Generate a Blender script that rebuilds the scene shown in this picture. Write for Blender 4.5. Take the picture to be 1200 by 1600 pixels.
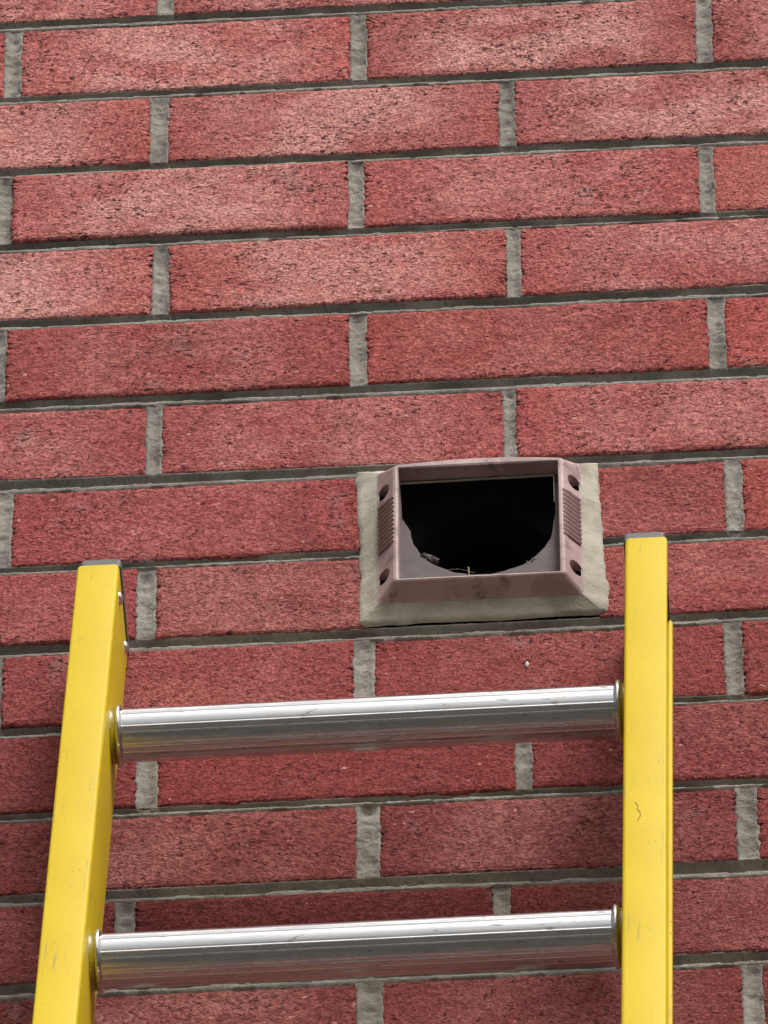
import bpy, math, random
import numpy as np
from mathutils import Matrix, Vector

# ------------------------------------------------------------------ clear
for o in list(bpy.data.objects):
    bpy.data.objects.remove(o, do_unlink=True)
SC = bpy.context.scene
COL = SC.collection
random.seed(7)
rng = np.random.default_rng(11)

# ------------------------------------------------------------------ camera
# world: X right along the wall, Y into the wall (face at y = 0), Z up (ground at 0).
ZW = 8.1                       # height of the wall datum (bed joint 0) above the ground
F_PX, ELEV, YAW, ROLL = 17000.0, 0.8529227, -0.0569936, -0.0044562
CAM = Vector((0.3194666, -5.1586893, -6.5008183 + ZW))
cy, sy, ce, se = math.cos(YAW), math.sin(YAW), math.cos(ELEV), math.sin(ELEV)
fwd = Vector((sy * ce, cy * ce, se)); rgt = Vector((cy, -sy, 0)); upv = rgt.cross(fwd)
r2 = math.cos(ROLL) * rgt + math.sin(ROLL) * upv
u2 = -math.sin(ROLL) * rgt + math.cos(ROLL) * upv
cd = bpy.data.cameras.new('camera'); cam = bpy.data.objects.new('camera', cd); COL.objects.link(cam)
cd.sensor_fit = 'HORIZONTAL'; cd.sensor_width = 36.0; cd.lens = F_PX / 1200.0 * 36.0
cd.clip_start = 0.1; cd.clip_end = 3000
m = Matrix((( r2.x, u2.x, -fwd.x, CAM.x), (r2.y, u2.y, -fwd.y, CAM.y), (r2.z, u2.z, -fwd.z, CAM.z), (0, 0, 0, 1)))
cam.matrix_world = m
SC.camera = cam

# ------------------------------------------------------------------ sky, sun, exposure
SUN_EL, SUN_AZ = math.radians(52), math.radians(153)    # azimuth clockwise from +Y: in front of the wall, to the right
w = bpy.data.worlds.new('World'); SC.world = w; w.use_nodes = True
nt = w.node_tree; nt.nodes.clear()
sky = nt.nodes.new('ShaderNodeTexSky'); sky.sky_type = 'NISHITA'; sky.sun_disc = False
sky.sun_elevation = SUN_EL; sky.sun_rotation = SUN_AZ; sky.dust_density = 6.0; sky.air_density = 1.0; sky.ozone_density = 1.0
hs = nt.nodes.new('ShaderNodeHueSaturation'); hs.inputs['Saturation'].default_value = 0.22
bg = nt.nodes.new('ShaderNodeBackground'); bg.inputs['Strength'].default_value = 0.085
wo = nt.nodes.new('ShaderNodeOutputWorld')
nt.links.new(sky.outputs[0], hs.inputs['Color']); nt.links.new(hs.outputs[0], bg.inputs['Color']); nt.links.new(bg.outputs[0], wo.inputs['Surface'])

sd = bpy.data.lights.new('sun', 'SUN'); sd.energy = 1.5; sd.angle = math.radians(20); sd.color = (1.0, 0.965, 0.92)
sun = bpy.data.objects.new('sun', sd); COL.objects.link(sun)
sdir = Vector((math.sin(SUN_AZ) * math.cos(SUN_EL), math.cos(SUN_AZ) * math.cos(SUN_EL), math.sin(SUN_EL)))
sun.rotation_euler = (-sdir).to_track_quat('-Z', 'Y').to_euler(); sun.location = (3, -6, 14)

vs = SC.view_settings
vs.view_transform = 'Standard'; vs.look = 'None'; vs.gamma = 1.0; vs.use_curve_mapping = False
vs.exposure = 0.50
SC.render.engine = 'CYCLES'

# ------------------------------------------------------------------ helpers
def tag(o, label=None, cat=None, group=None, kind=None):
    if label: o['label'] = label
    if cat: o['category'] = cat
    if group: o['group'] = group
    if kind: o['kind'] = kind
    return o

def empty(name, loc=(0, 0, 0)):
    o = bpy.data.objects.new(name, None); COL.objects.link(o); o.location = loc; o.empty_display_size = 0.1
    return o

def link(name, me, mat, parent=None, smooth=False, mw=None):
    o = bpy.data.objects.new(name, me); COL.objects.link(o)
    if mat and not me.materials: me.materials.append(mat)
    if smooth:
        me.polygons.foreach_set('use_smooth', [True] * len(me.polygons))
    if mw is not None: o.matrix_world = mw
    if parent:
        o.parent = parent
        o.matrix_parent_inverse = Matrix.Translation(-parent.location)
    return o

def pymesh(name, V, Fc):
    me = bpy.data.meshes.new(name); me.from_pydata([tuple(v) for v in V], [], Fc); me.update(); return me

def gridmesh(name, blocks):
    """blocks: list of (n, m, 3) arrays -> one mesh of quads"""
    Vs, Fs, off = [], [], 0
    for B in blocks:
        n, mm = B.shape[:2]
        Vs.append(B.reshape(-1, 3))
        idx = np.arange(n * mm).reshape(n, mm) + off
        Fs.append(np.stack([idx[:-1, :-1], idx[:-1, 1:], idx[1:, 1:], idx[1:, :-1]], -1).reshape(-1, 4))
        off += n * mm
    V = np.concatenate(Vs).astype(np.float32); Q = np.concatenate(Fs).astype(np.int32)
    me = bpy.data.meshes.new(name)
    me.vertices.add(len(V)); me.vertices.foreach_set('co', V.ravel())
    me.loops.add(Q.size); me.loops.foreach_set('vertex_index', Q.ravel())
    me.polygons.add(len(Q)); me.polygons.foreach_set('loop_start', np.arange(0, Q.size, 4, dtype=np.int32))
    me.polygons.foreach_set('use_smooth', np.ones(len(Q), dtype=bool))
    me.update(calc_edges=True); me.validate()
    return me

_T = rng.random((256, 256))
def vnoise(x, y):
    x = np.asarray(x, float); y = np.asarray(y, float)
    xi = np.floor(x).astype(int); yi = np.floor(y).astype(int); fx = x - xi; fy = y - yi
    fx = fx * fx * (3 - 2 * fx); fy = fy * fy * (3 - 2 * fy)
    g = lambda a, b: _T[a & 255, b & 255]
    return (g(xi, yi) * (1 - fx) + g(xi + 1, yi) * fx) * (1 - fy) + (g(xi, yi + 1) * (1 - fx) + g(xi + 1, yi + 1) * fx) * fy
def fbm(x, y, o=4):
    s = 0; a = .5; t = 0
    for i in range(o):
        s = s + a * vnoise(x * 2 ** i + 17.3 * i, y * 2 ** i + 5.1 * i); t += a; a *= .55
    return s / t

def box(name, x0, x1, y0, y1, z0, z1, mat, parent=None):
    V = [(x, y, z) for z in (z0, z1) for y in (y0, y1) for x in (x0, x1)]
    Fc = [(0, 2, 3, 1), (4, 5, 7, 6), (0, 1, 5, 4), (2, 6, 7, 3), (0, 4, 6, 2), (1, 3, 7, 5)]
    return link(name, pymesh(name, V, Fc), mat, parent)

def boxes_mesh(name, L):
    V, Fc = [], []
    for (x0, x1, y0, y1, z0, z1) in L:
        b = len(V)
        V += [(x, y, z) for z in (z0, z1) for y in (y0, y1) for x in (x0, x1)]
        Fc += [tuple(b + i for i in f) for f in [(0, 2, 3, 1), (4, 5, 7, 6), (0, 1, 5, 4), (2, 6, 7, 3), (0, 4, 6, 2), (1, 3, 7, 5)]]
    return pymesh(name, V, Fc)

# ------------------------------------------------------------------ materials
class G:
    def __init__(s, name):
        s.m = bpy.data.materials.new(name); s.m.use_nodes = True; s.t = s.m.node_tree; s.t.nodes.clear()
        s.out = s.n('ShaderNodeOutputMaterial'); s.b = s.n('ShaderNodeBsdfPrincipled'); s.l(s.b.outputs[0], s.out.inputs[0])
    def n(s, t, **k):
        x = s.t.nodes.new(t)
        for a, v in k.items(): setattr(x, a, v)
        return x
    def l(s, a, b): s.t.links.new(a, b)
    def set(s, sock, v):
        if isinstance(v, bpy.types.NodeSocket): s.l(v, sock)
        else: sock.default_value = v
    def math(s, op, a, b=0.0, c=None, clamp=False):
        x = s.n('ShaderNodeMath', operation=op); x.use_clamp = clamp
        s.set(x.inputs[0], a); s.set(x.inputs[1], b)
        if c is not None: s.set(x.inputs[2], c)
        return x.outputs[0]
    def mix(s, f, a, b, mode='MIX'):
        x = s.n('ShaderNodeMix', data_type='RGBA', blend_type=mode)
        s.set(x.inputs['Factor'], f); s.set(x.inputs[6], a); s.set(x.inputs[7], b); return x.outputs[2]
    def ramp(s, v, lo, hi, a=0.0, b=1.0):
        x = s.n('ShaderNodeMapRange'); x.interpolation_type = 'SMOOTHSTEP'
        s.set(x.inputs[0], v); x.inputs[1].default_value = lo; x.inputs[2].default_value = hi; x.inputs[3].default_value = a; x.inputs[4].default_value = b
        return x.outputs[0]
    def coord(s, rand=True):
        tc = s.n('ShaderNodeTexCoord')
        if not rand: return tc.outputs['Object']
        oi = s.n('ShaderNodeObjectInfo'); s.oi = oi
        cb = s.n('ShaderNodeCombineXYZ'); r = s.math('MULTIPLY', oi.outputs['Random'], 37.0)
        s.l(r, cb.inputs[0]); s.l(r, cb.inputs[1]); s.l(s.math('MULTIPLY', oi.outputs['Random'], 11.0), cb.inputs[2])
        ad = s.n('ShaderNodeVectorMath', operation='ADD'); s.l(tc.outputs['Object'], ad.inputs[0]); s.l(cb.outputs[0], ad.inputs[1])
        s.raw = tc.outputs['Object']
        return ad.outputs[0]
    def noise(s, vec, scale, detail=4, rough=.55, dist=0.0, sc=(1, 1, 1)):
        mp = s.n('ShaderNodeMapping'); s.l(vec, mp.inputs['Vector']); mp.inputs['Scale'].default_value = sc
        x = s.n('ShaderNodeTexNoise'); s.l(mp.outputs[0], x.inputs['Vector'])
        x.inputs['Scale'].default_value = scale; x.inputs['Detail'].default_value = detail; x.inputs['Roughness'].default_value = rough; x.inputs['Distortion'].default_value = dist
        return x.outputs['Fac']
    def bump(s, h, dist, strength=1.0, normal=None):
        x = s.n('ShaderNodeBump'); s.l(h, x.inputs['Height']); x.inputs['Distance'].default_value = dist; x.inputs['Strength'].default_value = strength
        if normal: s.l(normal, x.inputs['Normal'])
        return x.outputs[0]
    def p(s, name, v): s.set(s.b.inputs[name], v)

def mat_brick():
    g = G('wire_cut_brick'); v = g.coord()
    base = g.oi.outputs['Color']; pale_amt = g.oi.outputs['Alpha']
    sep = g.n('ShaderNodeSeparateXYZ'); g.l(g.raw, sep.inputs[0])
    ax = g.math('ABSOLUTE', sep.outputs[0])
    # pale fired bloom over the middle of the face, redder towards the ends, both broken up
    big = g.noise(v, 14, 3, .55, sc=(1, 1, 1.8))
    ends = g.ramp(g.math('ADD', ax, g.math('MULTIPLY', big, .11)), .115, .170, 1, .38)
    pm = g.math('MULTIPLY', g.math('MULTIPLY', ends, g.ramp(big, .33, .60, .35, 1.0)), pale_amt)
    fine = g.noise(v, 1, 2, .6, .3, sc=(440, 300, 520))
    med = g.noise(v, 1, 3, .62, .6, sc=(170, 170, 230))
    col = g.mix(pm, base, (.60, .280, .248, 1))
    col = g.mix(1.0, col, g.mix(g.ramp(fine, .25, .75), (.58, .50, .48, 1), (1.42, 1.50, 1.52, 1)), 'MULTIPLY')
    col = g.mix(1.0, col, g.mix(g.ramp(med, .3, .7), (.74, .68, .67, 1), (1.18, 1.22, 1.22, 1)), 'MULTIPLY')
    stain = g.math('MULTIPLY', g.ramp(g.noise(v, 19, 3, .6, .5), .54, .72), .32)
    col = g.mix(stain, col, (.150, .040, .038, 1))
    # tear marks of the wire, dark with dirt
    pitn = g.noise(v, 1, 2, .5, 1.0, sc=(250, 200, 390))
    dens = g.noise(v, 26, 1, .5)
    col = g.mix(g.ramp(dens, .68, .80, 0, .16), col, (.42, .345, .315, 1))     # old mortar haze
    thr = g.math('ADD', g.math('MULTIPLY', dens, .22), g.math('ADD', g.math('MULTIPLY', pale_amt, .038), .226))
    pit = g.ramp(g.math('SUBTRACT', thr, pitn), -.02, .045)
    col = g.mix(g.math('MULTIPLY', pit, .85), col, (.050, .014, .014, 1))
    # pale grog flecks
    fl = g.noise(v, 1, 0, .4, 0, sc=(170, 170, 260))
    col = g.mix(g.ramp(fl, .835, .87, 0, .6), col, (.72, .44, .36, 1))
    h = g.math('ADD', g.math('MULTIPLY', fine, .55), g.math('MULTIPLY', med, 1.1))
    h = g.math('SUBTRACT', h, g.math('MULTIPLY', pit, .8))
    g.p('Base Color', col); g.p('Roughness', .9); g.p('Specular IOR Level', .12)
    g.p('Normal', g.bump(h, .0018))
    return g.m

def mat_mortar():
    g = G('grey_mortar'); v = g.coord(False)
    a = g.noise(v, 30, 4, .6); b = g.noise(v, 900, 3, .65); c = g.noise(v, 260, 3, .6)
    col = g.mix(g.ramp(a, .3, .7), (.215, .197, .170, 1), (.385, .362, .320, 1))
    col = g.mix(1.0, col, g.mix(b, (.62, .62, .61, 1), (1.35, 1.35, 1.35, 1)), 'MULTIPLY')
    col = g.mix(g.ramp(c, .56, .68, 0, .6), col, (.15, .128, .10, 1))
    g.p('Base Color', col); g.p('Roughness', .95); g.p('Specular IOR Level', .2)
    g.p('Normal', g.bump(g.math('ADD', b, c), .0010))
    return g.m

def mat_far_wall():
    g = G('brick_wall_beyond'); v = g.coord(False)
    mp = g.n('ShaderNodeMapping'); g.l(v, mp.inputs['Vector']); mp.inputs['Rotation'].default_value = (math.radians(-90), 0, 0)
    br = g.n('ShaderNodeTexBrick'); g.l(mp.outputs[0], br.inputs['Vector'])
    br.inputs['Scale'].default_value = 1.0; br.inputs['Brick Width'].default_value = .267; br.inputs['Row Height'].default_value = .089
    br.inputs['Mortar Size'].default_value = .005; br.inputs['Color1'].default_value = (.30, .07, .062, 1); br.inputs['Color2'].default_value = (.40, .12, .105, 1); br.inputs['Mortar'].default_value = (.3, .28, .25, 1)
    g.p('Base Color', br.outputs['Color']); g.p('Roughness', .9)
    return g.m

def mat_yellow():
    g = G('yellow_fibreglass'); v = g.coord(False)
    n1 = g.noise(v, 420, 3, .6); n2 = g.noise(v, 1, 3, .6, 0, sc=(500, 500, 14)); n3 = g.noise(v, 9, 3, .5)
    col = g.mix(g.ramp(n3, .3, .7), (.68, .482, .005, 1), (.74, .540, .010, 1))
    col = g.mix(1.0, col, g.mix(g.ramp(n1, .3, .7), (.95, .94, .90, 1), (1.03, 1.035, 1.08, 1)), 'MULTIPLY')
    # rubbed and dirty streaks along the rail
    gate = g.noise(v, 16, 3, .6)
    scr = g.math('MULTIPLY', g.ramp(n2, .56, .68), g.ramp(gate, .50, .62))
    col = g.mix(g.math('MULTIPLY', scr, .6), col, (.34, .27, .12, 1))
    sp = g.noise(v, 260, 2, .5)
    col = g.mix(g.math('MULTIPLY', g.ramp(sp, .66, .73, 0, .8), g.ramp(gate, .46, .60)), col, (.22, .18, .09, 1))
    g.p('Base Color', col); g.p('Roughness', .5); g.p('Specular IOR Level', .28)
    g.p('Normal', g.bump(g.math('ADD', n1, g.math('MULTIPLY', n2, .1)), .00008))
    return g.m

def mat_alu():
    g = G('drawn_aluminium'); v = g.coord(False)
    n = g.noise(v, 1, 4, .6, 0, sc=(3.0, 1400, 1400)); n2 = g.noise(v, 1, 3, .55, 0, sc=(26, 300, 300))
    d = g.noise(v, 1, 3, .6, .4, sc=(60, 260, 260))
    col = g.mix(n, (.52, .51, .50, 1), (.74, .74, .74, 1))
    col = g.mix(g.ramp(d, .62, .72, 0, .6), col, (.20, .17, .15, 1))
    g.p('Base Color', col); g.p('Metallic', 1.0); g.p('Roughness', g.ramp(n2, .3, .7, .17, .32))
    g.p('Normal', g.bump(g.math('ADD', n, g.math('MULTIPLY', n2, .25)), .00006))
    return g.m

def mat_rivet():
    g = G('bright_rivet'); v = g.coord(False); n = g.noise(v, 900, 2, .5)
    g.p('Base Color', g.mix(n, (.68, .67, .65, 1), (.86, .85, .84, 1))); g.p('Metallic', 1.0); g.p('Roughness', .28); return g.m

def mat_cap():
    g = G('grey_plastic_cap'); v = g.coord(False); n = g.noise(v, 500, 3, .6)
    g.p('Base Color', g.mix(n, (.07, .073, .072, 1), (.15, .154, .15, 1))); g.p('Roughness', .55); g.p('Normal', g.bump(n, .0003)); return g.m

def mat_mauve():
    g = G('weathered_mauve_plastic'); v = g.coord(False)
    a = g.noise(v, 22, 4, .6); b = g.noise(v, 500, 3, .6); c = g.noise(v, 70, 4, .65, .6)
    col = g.mix(g.ramp(a, .3, .7), (.38, .250, .240, 1), (.56, .405, .392, 1))
    col = g.mix(1.0, col, g.mix(b, (.86, .85, .84, 1), (1.12, 1.13, 1.14, 1)), 'MULTIPLY')
    col = g.mix(g.ramp(c, .52, .70, 0, .7), col, (.16, .105, .095, 1))
    g.p('Base Color', col); g.p('Roughness', .55); g.p('Normal', g.bump(b, .0003)); return g.m

def mat_caulk():
    g = G('beige_caulk'); v = g.coord(False)
    a = g.noise(v, 26, 4, .6, .4); b = g.noise(v, 600, 3, .65); c = g.noise(v, 1, 3, .6, .5, sc=(25, 25, 140))
    col = g.mix(g.ramp(a, .35, .68), (.34, .305, .235, 1), (.56, .52, .435, 1))
    col = g.mix(g.ramp(c, .56, .72, 0, .35), col, (.25, .225, .175, 1))
    col = g.mix(1.0, col, g.mix(b, (.86, .86, .85, 1), (1.12, 1.12, 1.12, 1)), 'MULTIPLY')
    g.p('Base Color', col); g.p('Roughness', .8); g.p('Normal', g.bump(g.math('ADD', b, g.math('MULTIPLY', c, .6)), .0006)); return g.m

def mat_simple(name, c0, c1, scale, rough, bump=.0005, metal=0.0):
    g = G(name); v = g.coord(False); n = g.noise(v, scale, 4, .6)
    g.p('Base Color', g.mix(n, c0, c1)); g.p('Roughness', rough); g.p('Metallic', metal); g.p('Normal', g.bump(n, bump)); return g.m

M_BRICK, M_MORTAR, M_FAR = mat_brick(), mat_mortar(), mat_far_wall()
M_YEL, M_ALU, M_RIV, M_CAP = mat_yellow(), mat_alu(), mat_rivet(), mat_cap()
M_MAUVE, M_CAULK = mat_mauve(), mat_caulk()
M_DUCT = mat_simple('dark_void_duct', (.003, .0025, .0025, 1), (.007, .006, .006, 1), 60, .9)  # near-black: the unlit dark inside the duct is put into its colour
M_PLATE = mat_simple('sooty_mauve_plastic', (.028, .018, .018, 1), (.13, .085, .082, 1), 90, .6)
M_GROUND = mat_simple('driveway_asphalt', (.036, .034, .030, 1), (.072, .067, .060, 1), 3.0, .9, .004)
M_STRAW = mat_simple('dry_straw', (.42, .33, .18, 1), (.62, .52, .33, 1), 300, .8)
M_LINT = mat_simple('grey_lint', (.10, .088, .086, 1), (.30, .27, .265, 1), 260, .95, .001)
M_CORE = mat_simple('mortar_backing', (.16, .15, .14, 1), (.24, .23, .21, 1), 40, .95)
M_FLECK = mat_simple('white_render_fleck', (.66, .63, .60, 1), (.80, .78, .75, 1), 300, .9)
M_SCUFF = mat_simple('dark_scuff', (.10, .07, .03, 1), (.2, .15, .07, 1), 300, .8)

# ------------------------------------------------------------------ ground
g_me = pymesh('ground', [(-400, -400, 0), (400, -400, 0), (400, 400, 0), (-400, 400, 0)], [(0, 1, 2, 3)])
tag(link('ground', g_me, M_GROUND), 'dark grey driveway at the foot of the wall', 'ground', kind='structure')

# ------------------------------------------------------------------ brick wall
WALL = empty('brick_wall', (0, 0, 0))
tag(WALL, 'red wire-cut brick wall with grey mortar joints behind the ladder', 'wall')
PX, PZ = .2665, .0892
# bed joints: lower edge of the bricks above at x = -.3 / +.3, upper edge of the bricks below at x = -.3 / +.3 (mm below datum)
BED = {0: (6, 5, -5, -5), 1: (-84.5, -84.0, -94, -95), 2: (-171, -172.5, -182, -183.5), 3: (-258.5, -261, -269.7, -270.2),
       4: (-348, -347.5, -359.3, -361), 5: (-440, -440, -450.5, -455), 6: (-527.5, -532.5, -543.5, -543.2), 7: (-624, -621.5, -633, -632),
       8: (-708.2, -708, -723, -719.5), 9: (-796.8, -796, -808, -804.8), 10: (-886.5, -884, -895, -893.5), 11: (-969, -968, -981.5, -984.5),
       12: (-1059, -1060, -1074, -1074)}
HEAD = {0: [(-146.0, -134.8)], 1: [(-261.9, -250.2), (1.9, 13.1), (264.0, 275.6)], 2: [(-149.9, -136.9), (113.8, 124.4)],
        3: [(-263.9, -252.3), (-.6, 10.9), (262.0, 272.1)], 4: [(-145.3, -133.9), (117.1, 127.1)], 5: [(-264.5, -253.1), (.2, 13.0), (264.3, 276.0)],
        6: [(-147.5, -137.7), (113.2, 121.6)], 7: [(-257.3, -245.2), (272.4, 283.9)], 8: [(-152.5, -139.6), (385, 397)],
        9: [(-260.1, -247.7), (3.2, 16.9), (267.4, 279.1)], 10: [(-150.3, -135.8), (117.2, 128.0)], 11: [(-262, -248), (5.3, 20.5), (271.2, 284.6)],
        12: [(-163.0, -149.6), (100.0, 111.5)], 13: [(-261, -247), (6.0, 22.3), (270.4, 283.5)]}
C0, C1 = -7, 19
XR = 1.1
for j in range(C0 - 1, 0):
    dz = -j * PZ * 1000; BED[j] = tuple(v + dz + float(rng.normal(0, .8)) for v in BED[0])
for j in range(13, C1 + 1):
    dz = (j - 12) * PZ * 1000; BED[j] = tuple(v - dz + float(rng.normal(0, .8)) for v in BED[12])
def bed_line(j, x):
    a, b, c, d = BED[j]; t = np.clip((np.asarray(x, float) + .3) / .6, -.1, 1.1)
    return (a + (b - a) * t) / 1000 + ZW, (c + (d - c) * t) / 1000 + ZW       # z of upper bricks' underside, z of lower bricks' top
for c in range(C0, C1 + 1):
    if c not in HEAD:
        x0 = (.006 if c % 2 else -.140) + float(rng.normal(0, .003)); HEAD[c] = [(x0 * 1000 - 6, x0 * 1000 + 6)]
    L = sorted(HEAD[c])
    while L[0][0] / 1000 > -XR: q = L[0]; d = PX * 1000 + rng.normal(0, 2); L.insert(0, (q[0] - d, q[1] - d))
    while L[-1][1] / 1000 < XR: q = L[-1]; d = PX * 1000 + rng.normal(0, 2); L.append((q[0] + d, q[1] + d))
    HEAD[c] = L

VX0, VX1 = .0115, .1785         # the vent replaces the brickwork here in courses 7 and 8
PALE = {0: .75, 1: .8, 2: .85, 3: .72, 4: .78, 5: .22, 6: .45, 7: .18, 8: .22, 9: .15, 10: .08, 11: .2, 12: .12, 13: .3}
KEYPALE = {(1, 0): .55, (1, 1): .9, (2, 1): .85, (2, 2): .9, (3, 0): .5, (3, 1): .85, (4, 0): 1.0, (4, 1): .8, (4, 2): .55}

def brick_mesh(xl, xr, c, fine):
    zl_top = bed_line(c - 1, xl)[1]; zr_top = bed_line(c - 1, xr)[1]
    zl_bot = bed_line(c, xl)[0]; zr_bot = bed_line(c, xr)[0]
    cx, cz = (xl + xr) / 2, float(zl_top + zr_top + zl_bot + zr_bot) / 4
    sx, sz = (.0035, .0018) if fine else (.016, .010)
    P = []
    def seg(p, q, step, out, amp):
        n = max(2, int(math.hypot(q[0] - p[0], q[1] - p[1]) / step))
        k = rng.random() * 50
        for i in range(n):
            t = i / n; x = p[0] + (q[0] - p[0]) * t; z = p[1] + (q[1] - p[1]) * t
            e = min(t, 1 - t) * n
            jit = (float(fbm(i * .55 + k, k, 3)) - .5) * 2 * amp
            if amp > .0009 and rng.random() < .30: jit -= rng.random() * .0026
            wave = (float(vnoise(t * 5 + k, 3.3)) - .5) * .0016
            P.append((x + out[0] * (jit + wave), z + out[1] * (jit + wave), out, jit))
    A, B, Cc, D = (xl, float(zl_bot)), (xr, float(zr_bot)), (xr, float(zr_top)), (xl, float(zl_top))
    seg(A, B, sx, (0, -1), .0006); seg(B, Cc, sz, (1, 0), .0013); seg(Cc, D, sx, (0, 1), .0006); seg(D, A, sz, (-1, 0), .0013)
    n = len(P); y0 = float(rng.normal(0, .0006))
    def corner(x, z, ins):
        # pull ring inwards, rounding the corners a little
        hx, hz = (xr - xl) / 2, (float(zl_top - zl_bot)) / 2
        dx, dz = x - cx, z - cz
        return (dx * (1 - ins / hx), dz * (1 - ins / hz))
    V = []
    rings = ((.0042, 0.0), (.0013, .0003), (.0003, .0012), (0, .0030), (0, .055))
    for k, (ins, y) in enumerate(rings):
        for (x, z, o, jt) in P:
            a, b = corner(x, z, ins + (rng.random() * .0006 if k < 2 else 0))
            if k == 4: a, b = corner(x, z, .0)
            V.append((a, y0 + y + (rng.random() * .0005 if k in (1, 2) else 0), b))
    Fc = [tuple(range(n))]
    for k in range(len(rings) - 1):
        for i in range(n):
            i2 = (i + 1) % n
            Fc.append((k * n + i2, k * n + i, (k + 1) * n + i, (k + 1) * n + i2))
    me = pymesh('brick', V, Fc)
    return me, (cx, 0, cz)

n_in = 0
for c in range(C0, C1 + 1):
    L = HEAD[c]
    spans = []
    for i in range(len(L) - 1):
        spans.append([L[i][1] / 1000, L[i + 1][0] / 1000])
    out = []
    for a, b in spans:
        a, b = max(a, -XR), min(b, XR)
        if c in (7, 8) and a < VX1 and b > VX0:
            if VX0 - a > .03: out.append((a, VX0))
            if b - VX1 > .03: out.append((VX1, b))
        elif b - a > .03: out.append((a, b))
    vis = 0
    for (a, b) in out:
        inview = (b > -.34 and a < .38 and -1 <= c <= 14)
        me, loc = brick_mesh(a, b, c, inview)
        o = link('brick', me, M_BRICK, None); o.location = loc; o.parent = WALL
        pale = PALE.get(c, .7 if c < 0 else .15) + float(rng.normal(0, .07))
        if inview:
            pale = KEYPALE.get((c, vis), pale) + float(rng.normal(0, .03)); vis += 1
        dk = 1.0 + float(rng.normal(0, .085)); low_shade = (.56 if c >= 11 else .72) if c >= 9 else (.84 if c >= 7 else .97)  # lower courses darker: the wall's shade gradient put into the brick colour
        r, gg, bb = .375 * dk * low_shade, .080 * dk * low_shade ** 1.1, .074 * dk * low_shade * (1 + rng.normal(0, .03))
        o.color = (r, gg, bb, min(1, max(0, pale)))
        n_in += 1

# mortar: concave tooled beds and lumpy head joints, one part
blocks = []
def xs_for(x0, x1, fine):
    s = .0017 if fine else .012
    if not fine: return np.linspace(x0, x1, max(2, int((x1 - x0) / s) + 1))
    out = []
    for a, b, st in ((-XR, -.36, .012), (-.36, .40, s), (.40, XR, .012)):
        a2, b2 = max(a, x0), min(b, x1)
        if b2 - a2 > 1e-4: out.append(np.linspace(a2, b2, max(2, int((b2 - a2) / st) + 1)))
    return np.unique(np.concatenate(out))
def bed(j, x0, x1):
    fine = -1 <= j <= 14
    X = xs_for(x0, x1, fine); nv = 22 if fine else 9
    zb, zt = bed_line(j, X)
    ov = .0032
    v = np.linspace(0, 1, nv)[None, :]
    lo = (zt - ov)[:, None]; hi = (zb + ov)[:, None]
    Z = lo + (hi - lo) * v
    u = (Z - zt[:, None]) / (zb - zt)[:, None]
    uc = np.clip(u, 0, 1)
    Xg = np.repeat(X[:, None], nv, 1)
    n1 = fbm(Xg * 22 + j * 7.7, Z * 60, 3); n2 = fbm(Xg * 330 + j * 3.1, Z * 420, 4); n3 = fbm(Xg * 60 + j * 1.7, u * 1.2 + j, 3)
    D = .0080 + .0020 * (n1 - .5) * 2
    lipw = .20 + .22 * (fbm(Xg * 45 + j * 9.1, Z * 0 + j, 3) - .4)
    uu = np.clip((uc - lipw) / (1 - lipw), 0, 1)
    prof = np.sin(np.pi * uu ** .66) ** .85
    Y = .0003 + .0006 * uu + (D + .0012) * prof + (n2 - .5) * .0010
    outside = (u < 0) | (u > 1)
    lift = np.clip((n3 - .56) * 10, 0, 1) * (u < .5)
    low = np.maximum(-u, u - 1) * (zb - zt)[:, None]
    Yo = .0004 + .0012 * (u > .5) + low * .75 + (n2 - .5) * .0014 - lift * (.0016 - low * .5)
    Y = np.where(outside, Yo, Y)
    blocks.append(np.stack([Xg, Y, Z], -1))
for j in range(C0 - 1, C1 + 1):
    if j == 7: bed(j, -XR, VX0 + .004); bed(j, VX1 - .004, XR)
    else: bed(j, -XR, XR)
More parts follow.
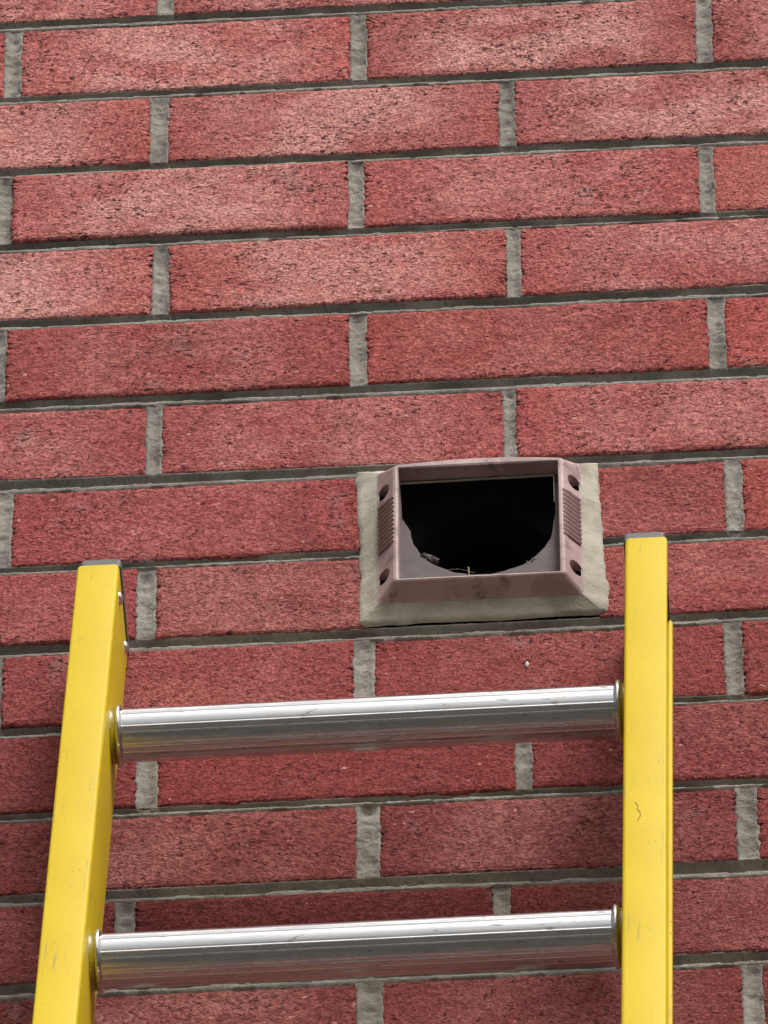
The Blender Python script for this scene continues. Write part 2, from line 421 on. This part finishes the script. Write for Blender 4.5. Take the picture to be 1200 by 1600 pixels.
def head(c, xa, xb):
    xm = (xa + xb) / 2
    fine = abs(xm) < .4 and -1 <= c <= 14
    z1 = float(bed_line(c - 1, xm)[1]) + .0045; z0 = float(bed_line(c, xm)[0]) - .0045
    nz, nx = (70, 20) if fine else (12, 7)
    z = np.linspace(z0, z1, nz)[None, :]; ov = .0032
    t = np.linspace(0, 1, nx)[:, None]
    wob = (fbm(z * 70 + c * 3.3 + xm * 9, z * 0 + c, 3) - .5) * .0034
    X = (xa - ov) + (xb - xa + 2 * ov) * t + wob
    Z = np.repeat(z, nx, 0)
    u = (X - xa) / (xb - xa); uc = np.clip(u, 0, 1)
    n2 = fbm(X * 330 + c, Z * 420, 4); n1 = fbm(X * 60 + c * 5.1, Z * 110, 3); n3 = fbm(Z * 120 + c, X * 40, 3)
    Y = .0011 + (.0020 + .0022 * (n1 - .5) * 2) * np.sin(np.pi * uc) + (n2 - .5) * .0016
    low = np.maximum(np.maximum(-u, u - 1), 0) * (xb - xa)
    lift = np.clip((n3 - .58) * 9, 0, 1)
    Y = np.where((u < 0) | (u > 1), .0013 + low * .8 + (n2 - .5) * .002 - lift * (.0022 - low * .6), Y)
    topk = np.clip(1 - (z1 - .0045 - Z) / .007, 0, 1)               # the head fills out to the lip of the bed above
    Y = Y - topk * np.clip(Y - .0008, 0, 1)
    droop = float(rng.choice([.15, .5, 1.0, 1.0]))                   # some squeezed-out mortar hangs into the bed below
    bot = np.clip((.0045 - (Z - z0)) / .0045, 0, 1); top = np.clip((.0045 - (z1 - Z)) / .0045, 0, 1)
    edge = np.abs(2 * uc - 1) ** 2
    Y = Y + bot ** 1.5 * .0060 * np.clip(droop + (1 - droop) * edge, 0, 1) + top ** 1.5 * .0040
    blocks.append(np.stack([X, Y, Z], -1).transpose(1, 0, 2))
for c in range(C0, C1 + 1):
    for xa, xb in HEAD[c]:
        xa, xb = xa / 1000, xb / 1000
        if xa < -XR or xb > XR: continue
        if c in (7, 8) and xb > VX0 and xa < VX1: continue
        head(c, xa, xb)
mo = link('mortar', gridmesh('mortar', blocks), M_MORTAR, WALL)

# wall body behind and around the built bricks (with the bore for the duct)
ZT = float(bed_line(C0 - 1, 0)[1]) ; ZB = float(bed_line(C1, 0)[0])
DC = Vector((.096, 0, -.6165 + ZW)); DR = .0502       # duct axis
h = DR + .004
core = boxes_mesh('wall_core', [(-XR, DC.x - h, .045, .30, ZB, ZT), (DC.x + h, XR, .045, .30, ZB, ZT),
                                (DC.x - h, DC.x + h, .045, .30, ZB, DC.z - h), (DC.x - h, DC.x + h, .045, .30, DC.z + h, ZT)])
link('wall_core', core, M_CORE, WALL)
far = boxes_mesh('wall_face', [(-6, -XR, 0, .30, 0, 10.4), (XR, 6, 0, .30, 0, 10.4), (-XR, XR, 0, .30, 0, ZB), (-XR, XR, 0, .30, ZT, 10.4)])
link('wall_face', far, M_FAR, WALL)
# a fleck of whitish render splashed on the brick under the vent
fl = []
for i in range(9):
    a = i / 9 * 2 * math.pi; rr = .0024 * (.6 + .6 * random.random()); fl.append((rr * math.cos(a) * .7, -.0008, rr * math.sin(a) * 1.4))
ctr = (0, -.0016, 0)
me = pymesh('mortar_fleck', fl + [ctr], [((i + 1) % 9, i, 9) for i in range(9)])
fo = link('mortar_fleck', me, M_FLECK, None); fo.location = (.1265, 0, -.7565 + ZW); fo.parent = WALL

# ------------------------------------------------------------------ dryer vent
VENT = empty('dryer_vent', (.0955, 0, -.6205 + ZW))
tag(VENT, 'open mauve plastic dryer vent hood base caulked into the brick wall', 'vent')
def rrect(x0, x1, z0, z1, r, n=5):
    P = []
    for (cx, cz, a0) in ((x1 - r, z1 - r, 0), (x0 + r, z1 - r, 90), (x0 + r, z0 + r, 180), (x1 - r, z0 + r, 270)):
        for i in range(n):
            a = math.radians(a0 + 90 * i / (n - 1)); P.append((cx + r * math.cos(a), cz + r * math.sin(a)))
    return P
def dens(P, step):
    Q = []
    for i in range(len(P)):
        p, q = P[i], P[(i + 1) % len(P)]; d = math.hypot(q[0] - p[0], q[1] - p[1]); n = max(1, int(d / step))
        for k in range(n): Q.append((p[0] + (q[0] - p[0]) * k / n, p[1] + (q[1] - p[1]) * k / n))
    return Q
def loft(name, loops, close_first=False, close_last=False):
    n = len(loops[0]); V = [v for L in loops for v in L]; Fc = []
    for k in range(len(loops) - 1):
        for i in range(n):
            i2 = (i + 1) % n; Fc.append((k * n + i, k * n + i2, (k + 1) * n + i2, (k + 1) * n + i))
    if close_first: Fc.append(tuple(reversed(range(n))))
    if close_last: Fc.append(tuple(range((len(loops) - 1) * n, len(loops) * n)))
    return pymesh(name, V, Fc)
# the opening (front lip) in wall metres
OX0, OX1, OZ0, OZ1 = .0368, .1520, -.6815 + ZW, -.5608 + ZW
VB, VT = .66, .72              # the bevel is steeper below and above than at the sides
def vloop(g, y, r, arch=0.0, step=.004):
    """rounded rectangle offset g outside the opening at depth y; arch bows the top edge upward"""
    N = 18
    P = []
    x0, x1, z0, z1 = OX0 - g, OX1 + g, OZ0 - g * VB, OZ1 + g * VT
    r = max(r, .0004)
    for (cx, cz, a0, ex, ez) in ((x1 - r, z1 - r, 0, x0 + r, z1), (x0 + r, z1 - r, 90, x0, z0 + r), (x0 + r, z0 + r, 180, x1 - r, z0), (x1 - r, z0 + r, 270, x1, z1 - r)):
        for i in range(6):
            a = math.radians(a0 + 90 * i / 5); P.append((cx + r * math.cos(a), cz + r * math.sin(a)))
        p = P[-1]
        for k in range(1, N): P.append((p[0] + (ex - p[0]) * k / N, p[1] + (ez - p[1]) * k / N))
    Q = []
    for x, z in P:
        t = (x - x0) / (x1 - x0)
        b = arch * (1 - (2 * t - 1) ** 2) if z > (z0 + z1) / 2 + .03 else 0
        Q.append((x, y, z + b))
    return Q
H1 = -.0215
frame = loft('frame', [vloop(.0170, .004, .004), vloop(.0160, -.0075, .004, .001), vloop(.0148, -.0085, .004, .001), vloop(.0062, H1 + .0032, .004, .003),
                       vloop(.0040, H1 + .0008, .003, .0042), vloop(.0022, H1, .002, .0044), vloop(.0006, H1 + .0002, .001, .001), vloop(0, H1 + .0010, .001), vloop(-.0004, -.0068, .001)])
fr = link('frame', frame, M_MAUVE, VENT, smooth=False)
# screw holes: bored through the bevels
def bevel_pt(side, z, t):
    """t 0 at the outer edge of the side bevel .. 1 at the lip"""
    g0, y0, g1, y1 = .0148, -.0085, .0062, H1 + .0032
    g = g0 + (g1 - g0) * t; y = y0 + (y1 - y0) * t
    return Vector((OX0 - g if side < 0 else OX1 + g, y, z))
holes = [(-1, OZ1 - .0165), (-1, OZ0 + .0125), (1, OZ1 - .0155), (1, OZ0 + .0125)]
cut = []
V, Fc = [], []
for s, z in holes:
    p = bevel_pt(s, z, .40)
    b = len(V); n = 20
    for y in (-.04, -.002):
        for i in range(n):
            a = 2 * math.pi * i / n
            V.append((p.x + .0046 * math.cos(a), y, p.z + .0070 * math.sin(a)))
    Fc.append(tuple(reversed(range(b, b + n)))); Fc.append(tuple(range(b + n, b + 2 * n)))
    for i in range(n): Fc.append((b + i, b + (i + 1) % n, b + n + (i + 1) % n, b + n + i))
cme = pymesh('cutter', V, Fc); cob = bpy.data.objects.new('cutter', cme); COL.objects.link(cob)
import bmesh
for mesh_ in (cme, frame):
    bm = bmesh.new(); bm.from_mesh(mesh_); bmesh.ops.recalc_face_normals(bm, faces=bm.faces); bm.to_mesh(mesh_); bm.free()
md = fr.modifiers.new('holes', 'BOOLEAN'); md.operation = 'DIFFERENCE'; md.object = cob; md.solver = 'EXACT'
bpy.context.view_layer.update()
dg = bpy.context.evaluated_depsgraph_get()
newme = bpy.data.meshes.new_from_object(fr.evaluated_get(dg)); fr.modifiers.clear()
if len(newme.polygons) > 100:
    fr.data = newme
    if not newme.materials: newme.materials.append(M_MAUVE)
bpy.data.objects.remove(cob, do_unlink=True)
for s, z in holes:           # near-black discs paint the shade inside the bores
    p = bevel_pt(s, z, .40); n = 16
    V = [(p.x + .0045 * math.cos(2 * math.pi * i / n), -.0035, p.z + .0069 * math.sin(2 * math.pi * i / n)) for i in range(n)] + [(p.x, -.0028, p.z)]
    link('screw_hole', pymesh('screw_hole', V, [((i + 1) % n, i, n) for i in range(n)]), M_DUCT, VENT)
# moulded grip ribs on both side bevels
M_RIB_SHADE = mat_simple('groove_shade', (.035, .024, .022, 1), (.10, .066, .06, 1), 200, .8)  # dark pads: the shade between the ribs is put into colour
rib_me = {}
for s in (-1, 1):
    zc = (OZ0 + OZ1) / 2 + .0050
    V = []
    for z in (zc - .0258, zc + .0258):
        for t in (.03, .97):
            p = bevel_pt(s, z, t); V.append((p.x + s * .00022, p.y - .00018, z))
    link('rib_shade_pad', pymesh('rib_shade_pad', V, [(0, 1, 3, 2)]), M_RIB_SHADE, VENT)
for s in (-1, 1):
    zc = (OZ0 + OZ1) / 2 + .0050
    for k in range(11):
        z = zc + (k - 5) * .0047
        pts = [bevel_pt(s, z, .02), bevel_pt(s, z, .5), bevel_pt(s, z, .98)]
        last = bevel_pt(s, z, 1.0); last.x += -s * .0036; last.y -= .0026; pts.append(last)
        nrm = Vector((s * (H1 + .0117) * -1, -.0086, 0)).normalized()
        V, Fc = [], []
        for i, p in enumerate(pts):
            for a in range(5):
                an = math.pi * a / 4
                V.append(p + nrm * (.0023 * math.sin(an) - .0002) + Vector((0, 0, .00155 * math.cos(an))) - Vector(VENT.location) - Vector((0, 0, z - VENT.location.z)))
        for i in range(3):
            for a in range(4): Fc.append((i * 5 + a, i * 5 + a + 1, (i + 1) * 5 + a + 1, (i + 1) * 5 + a))
        Fc += [(0, 1, 2, 3, 4), (19, 18, 17, 16, 15)]
        if s not in rib_me: rib_me[s] = pymesh('rib', V, Fc)
        o = link('rib', rib_me[s], M_MAUVE, None, smooth=False); o.location = (0, 0, z - VENT.location.z); o.parent = VENT
# back plate with the U-shaped cut-out over the duct
yb = -.0082
U = []
uz_top = -.5622 + ZW
for i in range(33):
    a = math.pi + math.pi * i / 32
    U.append((DC.x + DR * 1.02 * math.cos(a), DC.z + DR * 1.0 * math.sin(a)))
U.append((.1492, uz_top - .042)); U.append((.1492, uz_top)); U.append((.0376, uz_top)); U.append((.0385, uz_top - .040))
# irregular broken edge of the cut-out
Ud = dens(U, .003)
Uj = []
for x, z in Ud:
    k = .0006 if z < DC.z - .01 else .0002
    Uj.append((x + k * (random.random() - .5) * 2, z + k * (random.random() - .5) * 2))
O = []
cx0, cz0 = DC.x - .003, (OZ0 + OZ1) / 2
for x, z in Uj:      # matching outer loop on the frame's inner wall
    dx, dz = x - cx0, z - cz0
    hx, hz = (OX1 - OX0) / 2 + .0003, (OZ1 - OZ0) / 2 + .0003
    t = min(hx / abs(dx) if abs(dx) > 1e-6 else 1e9, hz / abs(dz) if abs(dz) > 1e-6 else 1e9)
    mx = (OX0 + OX1) / 2
    O.append((mx + dx * t, cz0 + dz * t))
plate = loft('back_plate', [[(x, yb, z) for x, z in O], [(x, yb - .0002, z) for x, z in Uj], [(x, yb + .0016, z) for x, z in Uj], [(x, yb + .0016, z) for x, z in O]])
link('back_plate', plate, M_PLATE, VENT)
lipm = boxes_mesh('lit_edge_strip', [(.0372, .1490, yb - .0012, yb - .0003, uz_top - .0012, uz_top), (.1482, .1490, yb - .0012, yb - .0003, uz_top - .030, uz_top - .0012)])  # pale strip paints the light caught on the plate's edge
for vtx in lipm.vertices:       # the pale strip sags a little towards one end
    vtx.co.z -= .0016 * max(0, 1 - (vtx.co.x - .0372) / .1118) ** 1.5
link('lit_edge_strip', lipm, M_CAULK, VENT)
# duct tube with closed far end
N = 40
ring = lambda r, y: [(DC.x + r * math.cos(2 * math.pi * i / N), y, DC.z + r * math.sin(2 * math.pi * i / N)) for i in range(N)]
sq = lambda y: [(DC.x - .001 + .0655 * c / max(abs(c), abs(s)), y, DC.z + .066 * s / max(abs(c), abs(s))) for c, s in ((math.cos(2 * math.pi * i / N), math.sin(2 * math.pi * i / N)) for i in range(N))]
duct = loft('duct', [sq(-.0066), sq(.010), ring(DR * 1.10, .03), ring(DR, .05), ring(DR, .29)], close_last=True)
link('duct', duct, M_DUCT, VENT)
# caulk: ragged bead from brick to frame
base = [(.0085, -.7048), (.1835, -.7042), (.1800, -.5425), (.0068, -.5405)]
P = dens(base, .0022)
cxm, czm = .0955, -.6230
L0, L1, L2, L3, L4 = [], [], [], [], []
for i, (x, z) in enumerate(P):
    k = (float(fbm(np.array(i * .045), np.array(2.2), 3)) - .5) * .0075 + (float(fbm(np.array(i * .23), np.array(8.1), 4)) - .5) * .0030 + (random.random() - .5) * .0009
    dx, dz = x - cxm, z - czm
    side = abs(dx) / .0865 > abs(dz) / .082
    ox, oz = ((math.copysign(1, dx), 0) if side else (0, math.copysign(1, dz)))
    kk = k if side else k * .45
    bx, bz = x + ox * kk, z + oz * kk
    f = lambda gx: (min(max(x, OX0 - gx), OX1 + gx), min(max(z + ZW, OZ0 - gx * VB), OZ1 + gx * VT))
    ix, iz = f(.0146)
    lump = (float(fbm(np.array(i * .07), np.array(5.5), 3)) - .5) * .0016
    L0.append((bx + ox * .0012, .0015, bz + oz * .0012 + ZW))
    L1.append((bx, -.0012, bz + ZW))
    L2.append((bx + (ix - bx) * .22, -.0022 + lump * .4, bz + ZW + (iz - bz - ZW) * .22))
    L3.append((bx + (ix - bx) * .62, -.0046 + lump, bz + ZW + (iz - bz - ZW) * .62))
    L4.append((ix, -.0078, iz))
link('caulk', loft('caulk', [L0, L1, L2, L3, L4]), M_CAULK, VENT, smooth=True)

# litter caught in the opening
def tube(name, pts, r, mat, parent=None, n=6, taper=1.0):
    pts = [Vector(p) for p in pts]; V, Fc = [], []
    for i, p in enumerate(pts):
        d = (pts[min(i + 1, len(pts) - 1)] - pts[max(i - 1, 0)]).normalized()
        a = d.orthogonal().normalized(); b = d.cross(a); rr = r * (1 + (taper - 1) * i / (len(pts) - 1))
        for k in range(n): V.append(p + (a * math.cos(2 * math.pi * k / n) + b * math.sin(2 * math.pi * k / n)) * rr)
    for i in range(len(pts) - 1):
        for k in range(n): Fc.append((i * n + k, i * n + (k + 1) % n, (i + 1) * n + (k + 1) % n, (i + 1) * n + k))
    Fc.append(tuple(reversed(range(n)))); Fc.append(tuple(range((len(pts) - 1) * n, len(pts) * n)))
    return link(name, pymesh(name, V, Fc), mat, parent)
zf = -.6640 + ZW
o = tube('grass_stalk', [(.0860, .003, zf - .004), (.0862, -.001, zf + .004), (.0857, -.004, zf + .011)], .0006, M_STRAW)
tag(o, 'short pale dry grass stalk standing upright in the vent opening', 'grass stalk')
o = tube('grass_stalk', [(.108, .002, zf - .003), (.116, .004, zf + .008), (.124, .006, zf + .016)], .0004, M_STRAW)
tag(o, 'thin dry grass stalk leaning to the right in the vent opening', 'grass stalk')
o = tube('grass_stalk', [(.058, .004, zf + .014), (.066, .006, zf + .020), (.078, .008, zf + .023), (.090, .010, zf + .020)], .0003, M_LINT)
tag(o, 'fine curved dry fibre arching across the lower left of the vent opening', 'grass stalk')
o = tube('grass_stalk', [(.071, -.002, zf + .004), (.078, -.001, zf + .0075), (.083, .001, zf + .009)], .0005, M_STRAW)
tag(o, 'bent straw lying low at the left of the upright stalk in the vent', 'grass stalk')
def shred(name, loc, sc, seed):
    r = random.Random(seed); n = 15; V = []
    for i in range(n):
        a = 2 * math.pi * i / n; q = (.45 if i % 2 else 1.0) * (.7 + .5 * r.random())
        V.append((sc[0] * q * math.cos(a), -.0010 - .0035 * r.random(), sc[1] * q * math.sin(a)))
    V2 = [(x * .85, .0015 + .001 * r.random(), z * .85) for x, y, z in V]
    Vc = [(sc[0] * .2 * (r.random() - .5), -.0030, 0), (0, .002, 0)]
    Fc = [((i + 1) % n, i, 2 * n) for i in range(n)] + [(n + i, n + (i + 1) % n, 2 * n + 1) for i in range(n)] + [((i + 1) % n, i, n + i, n + (i + 1) % n) for i in range(n)]
    me = pymesh(name, V + V2 + Vc, Fc); o = link(name, me, M_LINT); o.location = loc; return o
o = shred('lint_tuft', (.0590, -.0060, -.6455 + ZW), (.0082, .0036), 3); o.rotation_euler = (0, math.radians(28), 0)
tag(o, 'grey shred of lint stuck at lower left edge of the duct mouth', 'lint')
o = shred('lint_tuft', (.1300, -.0050, -.6560 + ZW), (.0060, .0030), 5); o.rotation_euler = (0, math.radians(-35), 0)
tag(o, 'small brown-grey shred of lint at lower right edge of the duct mouth', 'lint')

# ------------------------------------------------------------------ ladder
LO = Vector((-.18828, -.07957, -.71816 + ZW))
LA = Vector((.99985564, -.01327854, -.01060079)); LU = Vector((.01324099, .21795176, .97586972)); LV = Vector((.01064766, .97586921, -.21809611))
LW, LD, LAX, LB1 = .0300, .0738, .3887, -.1814          # flange width, rail depth, offset of the other rail, first rung
def lp(a, b, c): return LO + LA * a + LU * b + LV * c
LAD = empty('ladder', tuple(lp(.21, 0, .037)))
tag(LAD, 'yellow fibreglass ladder with round aluminium rungs leaning on the brick wall', 'ladder')
LEN = (LO.z - .004) / LU.z
LM = Matrix(((LA.x, LV.x, LU.x, LO.x), (LA.y, LV.y, LU.y, LO.y), (LA.z, LV.z, LU.z, LO.z), (0, 0, 0, 1)))   # local (a, c, b)
if LM.to_3x3().determinant() < 0: print('ladder frame is left-handed')
def llink(name, me, mat, parent=LAD, smooth=False, loc=(0, 0, 0)):
    o = bpy.data.objects.new(name, me); COL.objects.link(o)
    if not me.materials: me.materials.append(mat)
    if smooth: me.polygons.foreach_set('use_smooth', [True] * len(me.polygons))
    o.matrix_world = LM @ Matrix.Translation(loc)
    o.parent = parent
    bpy.context.view_layer.update()
    o.matrix_parent_inverse = parent.matrix_world.inverted()
    return o
def arc(cx, cy, r, a0, a1, n=5):
    return [(cx + r * math.cos(math.radians(a0 + (a1 - a0) * i / (n - 1))), cy + r * math.sin(math.radians(a0 + (a1 - a0) * i / (n - 1)))) for i in range(n)]
def channel():
    """outline in (a, c): web at a = LW, flanges towards a = 0"""
    t, tw, r, ri = .0042, .0040, .0028, .0022
    P = []
    P += arc(r * .7, r * .7, r * .7, 180, 270)                    # front flange tip, front corner (c = 0)
    P += arc(LW - r, r, r, 270, 360)
    P += arc(LW - r, LD - r, r, 0, 90)
    P += arc(r * .7, LD - r * .7, r * .7, 90, 180)
    P += [(0, LD - t), (.0004, LD - t - .0016), (.0016, LD - t - .0024), (.0034, LD - t - .0024), (.0046, LD - t - .0014), (.0052, LD - t)]
    P += arc(LW - tw - ri, LD - t - ri, ri, 90, 0)
    P += arc(LW - tw - ri, t + ri, ri, 0, -90)
    P += arc(r * .5, t - r * .5, r * .5, 90, 180, 3)
    return P
PROF = channel()
def rail_mesh(mirror):
    rt = .0034
    rows = [(0 - rt + rt * math.sin(math.pi / 2 * k / 5), rt - rt * math.cos(math.pi / 2 * k / 5)) for k in range(5, -1, -1)]
    rows = [(b, ins) for b, ins in rows] + [(-.3, 0), (-1.2, 0), (-LEN, 0)]
    n = len(PROF); V, Fc = [], []
    for b, ins in rows:
        for a, c in PROF:
            aa = min(max(a, ins), LW - ins)
            V.append(((LW - aa) if mirror else aa, c, b))
    for k in range(len(rows) - 1):
        for i in range(n):
            i2 = (i + 1) % n; f = (k * n + i, k * n + i2, (k + 1) * n + i2, (k + 1) * n + i)
            Fc.append(f if mirror else tuple(reversed(f)))
    Fc.append(tuple(reversed(range(n))) if mirror else tuple(range(n)))
    me = pymesh('rail', V, Fc)
    bm = bmesh.new(); bm.from_mesh(me); bmesh.ops.recalc_face_normals(bm, faces=bm.faces); bm.to_mesh(me); bm.free()
    return me
rails = [llink('rail', rail_mesh(False), M_YEL), llink('rail', rail_mesh(True), M_YEL, loc=(LAX, 0, 0))]
for o in rails:
    o.data.polygons.foreach_set('use_smooth', [True] * len(o.data.polygons))
    try: o.data.set_sharp_from_angle(angle=math.radians(40))
    except Exception: pass
# end caps
def cap_mesh(mirror):
    lo = []
    def prof(ins, y0, y1): return rrect(.0018 + ins, LW + .0010 - ins, y0, y1, .0025, 4)
    loops = []
    for b, ins in ((-.0008, 0), (.0085, 0), (.0105, .0006), (.0112, .002)):
        loops.append([((LW - a) if mirror else a, c, b) for a, c in prof(ins, .0010 + ins, LD + .0015 - ins)])
    me = loft('end_cap', loops, True, True)
    # plug inside the channel
    b0 = len(me.vertices)
    plug = boxes_mesh('plug', [((.0085, .0255) if not mirror else (LW - .0255, LW - .0085)) + (.0050, LD - .0050, -.045, -.0015)])
    bm = bmesh.new(); bm.from_mesh(me); bm.from_mesh(plug); bmesh.ops.recalc_face_normals(bm, faces=bm.faces); bm.to_mesh(me); bm.free()
    return me
llink('end_cap', cap_mesh(False), M_CAP); llink('end_cap', cap_mesh(True), M_CAP, loc=(LAX, 0, 0))
# rivets on the inner face of each web near the top
def dome(r, hgt, n=14, k=5):
    V, Fc = [], []
    for j in range(k):
        t = math.pi / 2 * j / (k - 1) * .98
        for i in range(n):
            a = 2 * math.pi * i / n; V.append((hgt * math.sin(t), r * math.cos(t) * math.cos(a), r * math.cos(t) * math.sin(a)))
    for j in range(k - 1):
        for i in range(n): Fc.append((j * n + i, j * n + (i + 1) % n, (j + 1) * n + (i + 1) % n, (j + 1) * n + i))
    Fc.append(tuple(range((k - 1) * n, k * n)))
    return pymesh('rivet', V, Fc)
RV = dome(.0050, .0030)
for a, c, b in ((LW, .0135, -.0260), (LW, .0585, -.0170)):
    llink('rivet', RV, M_RIV, smooth=True, loc=(a, c, b))
# rungs: drawn round tube with fine traction ribs, swaged collars at both webs
def rung_mesh():
    n = 600; r = .0187
    xa0, xa1 = LW - .002, LAX + .002
    # angle 0 faces the viewer below; positive towards the front
    V, Fc = [], []
    ribs = [(57, .00045, 1.6), (63, .00035, 1.2), (21.5, .00050, 1.1), (-57, .0004, 1.5), (-38, .0003, 1.2), (8, .0002, 1.0), (-12, .00025, 1.0), (-25, .0002, 1.0), (70, .0004, 1.2), (110, .0004, 2), (150, .0004, 2), (-100, .0004, 2), (-140, .0004, 2), (180, .0004, 2)]
    ang = np.linspace(-180, 180, n, endpoint=False)
    R = np.full(n, r)
    for a0, hgt, wd in ribs: R += hgt * np.exp(-((ang - a0 + 180) % 360 - 180) ** 2 / (2 * wd * wd))
    vb, vc = -.879, -.477; ub, uc = .477, -.879
    for x in (xa0, xa1):
        for t, q in zip(np.radians(ang), R):
            b = q * (math.cos(t) * vb + math.sin(t) * ub); c = q * (math.cos(t) * vc + math.sin(t) * uc)
            V.append((x, c, b))
    for i in range(n): Fc.append((i, (i + 1) % n, n + (i + 1) % n, n + i))
    me = pymesh('rung', V, Fc); 
    bm = bmesh.new(); bm.from_mesh(me); bmesh.ops.recalc_face_normals(bm, faces=bm.faces); bm.to_mesh(me); bm.free()
    return me
def collar_mesh(sgn):
    prof = [(0.0006, .0196), (.0034, .0196), (.0038, .0212), (.0044, .0220), (.0056, .0222), (.0066, .0220), (.0072, .0212), (.0076, .0196), (.0082, .0188), (.0110, .0180)]
    n = 48; V, Fc = [], []
    for x, r in prof:
        for i in range(n): V.append((sgn * x, r * math.cos(2 * math.pi * i / n), r * math.sin(2 * math.pi * i / n)))
    for k in range(len(prof) - 1):
        for i in range(n): Fc.append((k * n + i, k * n + (i + 1) % n, (k + 1) * n + (i + 1) % n, (k + 1) * n + i))
    me = pymesh('collar', V, Fc)
    bm = bmesh.new(); bm.from_mesh(me); bmesh.ops.recalc_face_normals(bm, faces=bm.faces); bm.to_mesh(me); bm.free()
    return me
RM, CL, CR = rung_mesh(), collar_mesh(1), collar_mesh(-1)
k = 0
while LB1 - k * .3048 > -LEN + .2:
    b = LB1 - k * .3048
    rg = llink('rung', RM, M_ALU, smooth=True, loc=(0, LD / 2, b))
    for me, a in ((CL, LW), (CR, LAX)):
        llink('collar', me, M_ALU, parent=rg, smooth=True, loc=(a, LD / 2, b))
    k += 1
# dark hair-like scuff on the front flange of one rail
def on_flange(a, b): return lp(a, b, -.0003)
pts = [on_flange(LAX + a, b) for a, b in ((.0085, -.372), (.0105, -.377), (.0100, -.381), (.0120, -.386), (.0122, -.391), (.0105, -.3955), (.0100, -.398))]
sc_ = tube('scuff_mark', pts, .00018, M_SCUFF, None, 5); sc_.parent = LAD; sc_.matrix_parent_inverse = Matrix.Translation(-LAD.location)
bpy.context.view_layer.update()
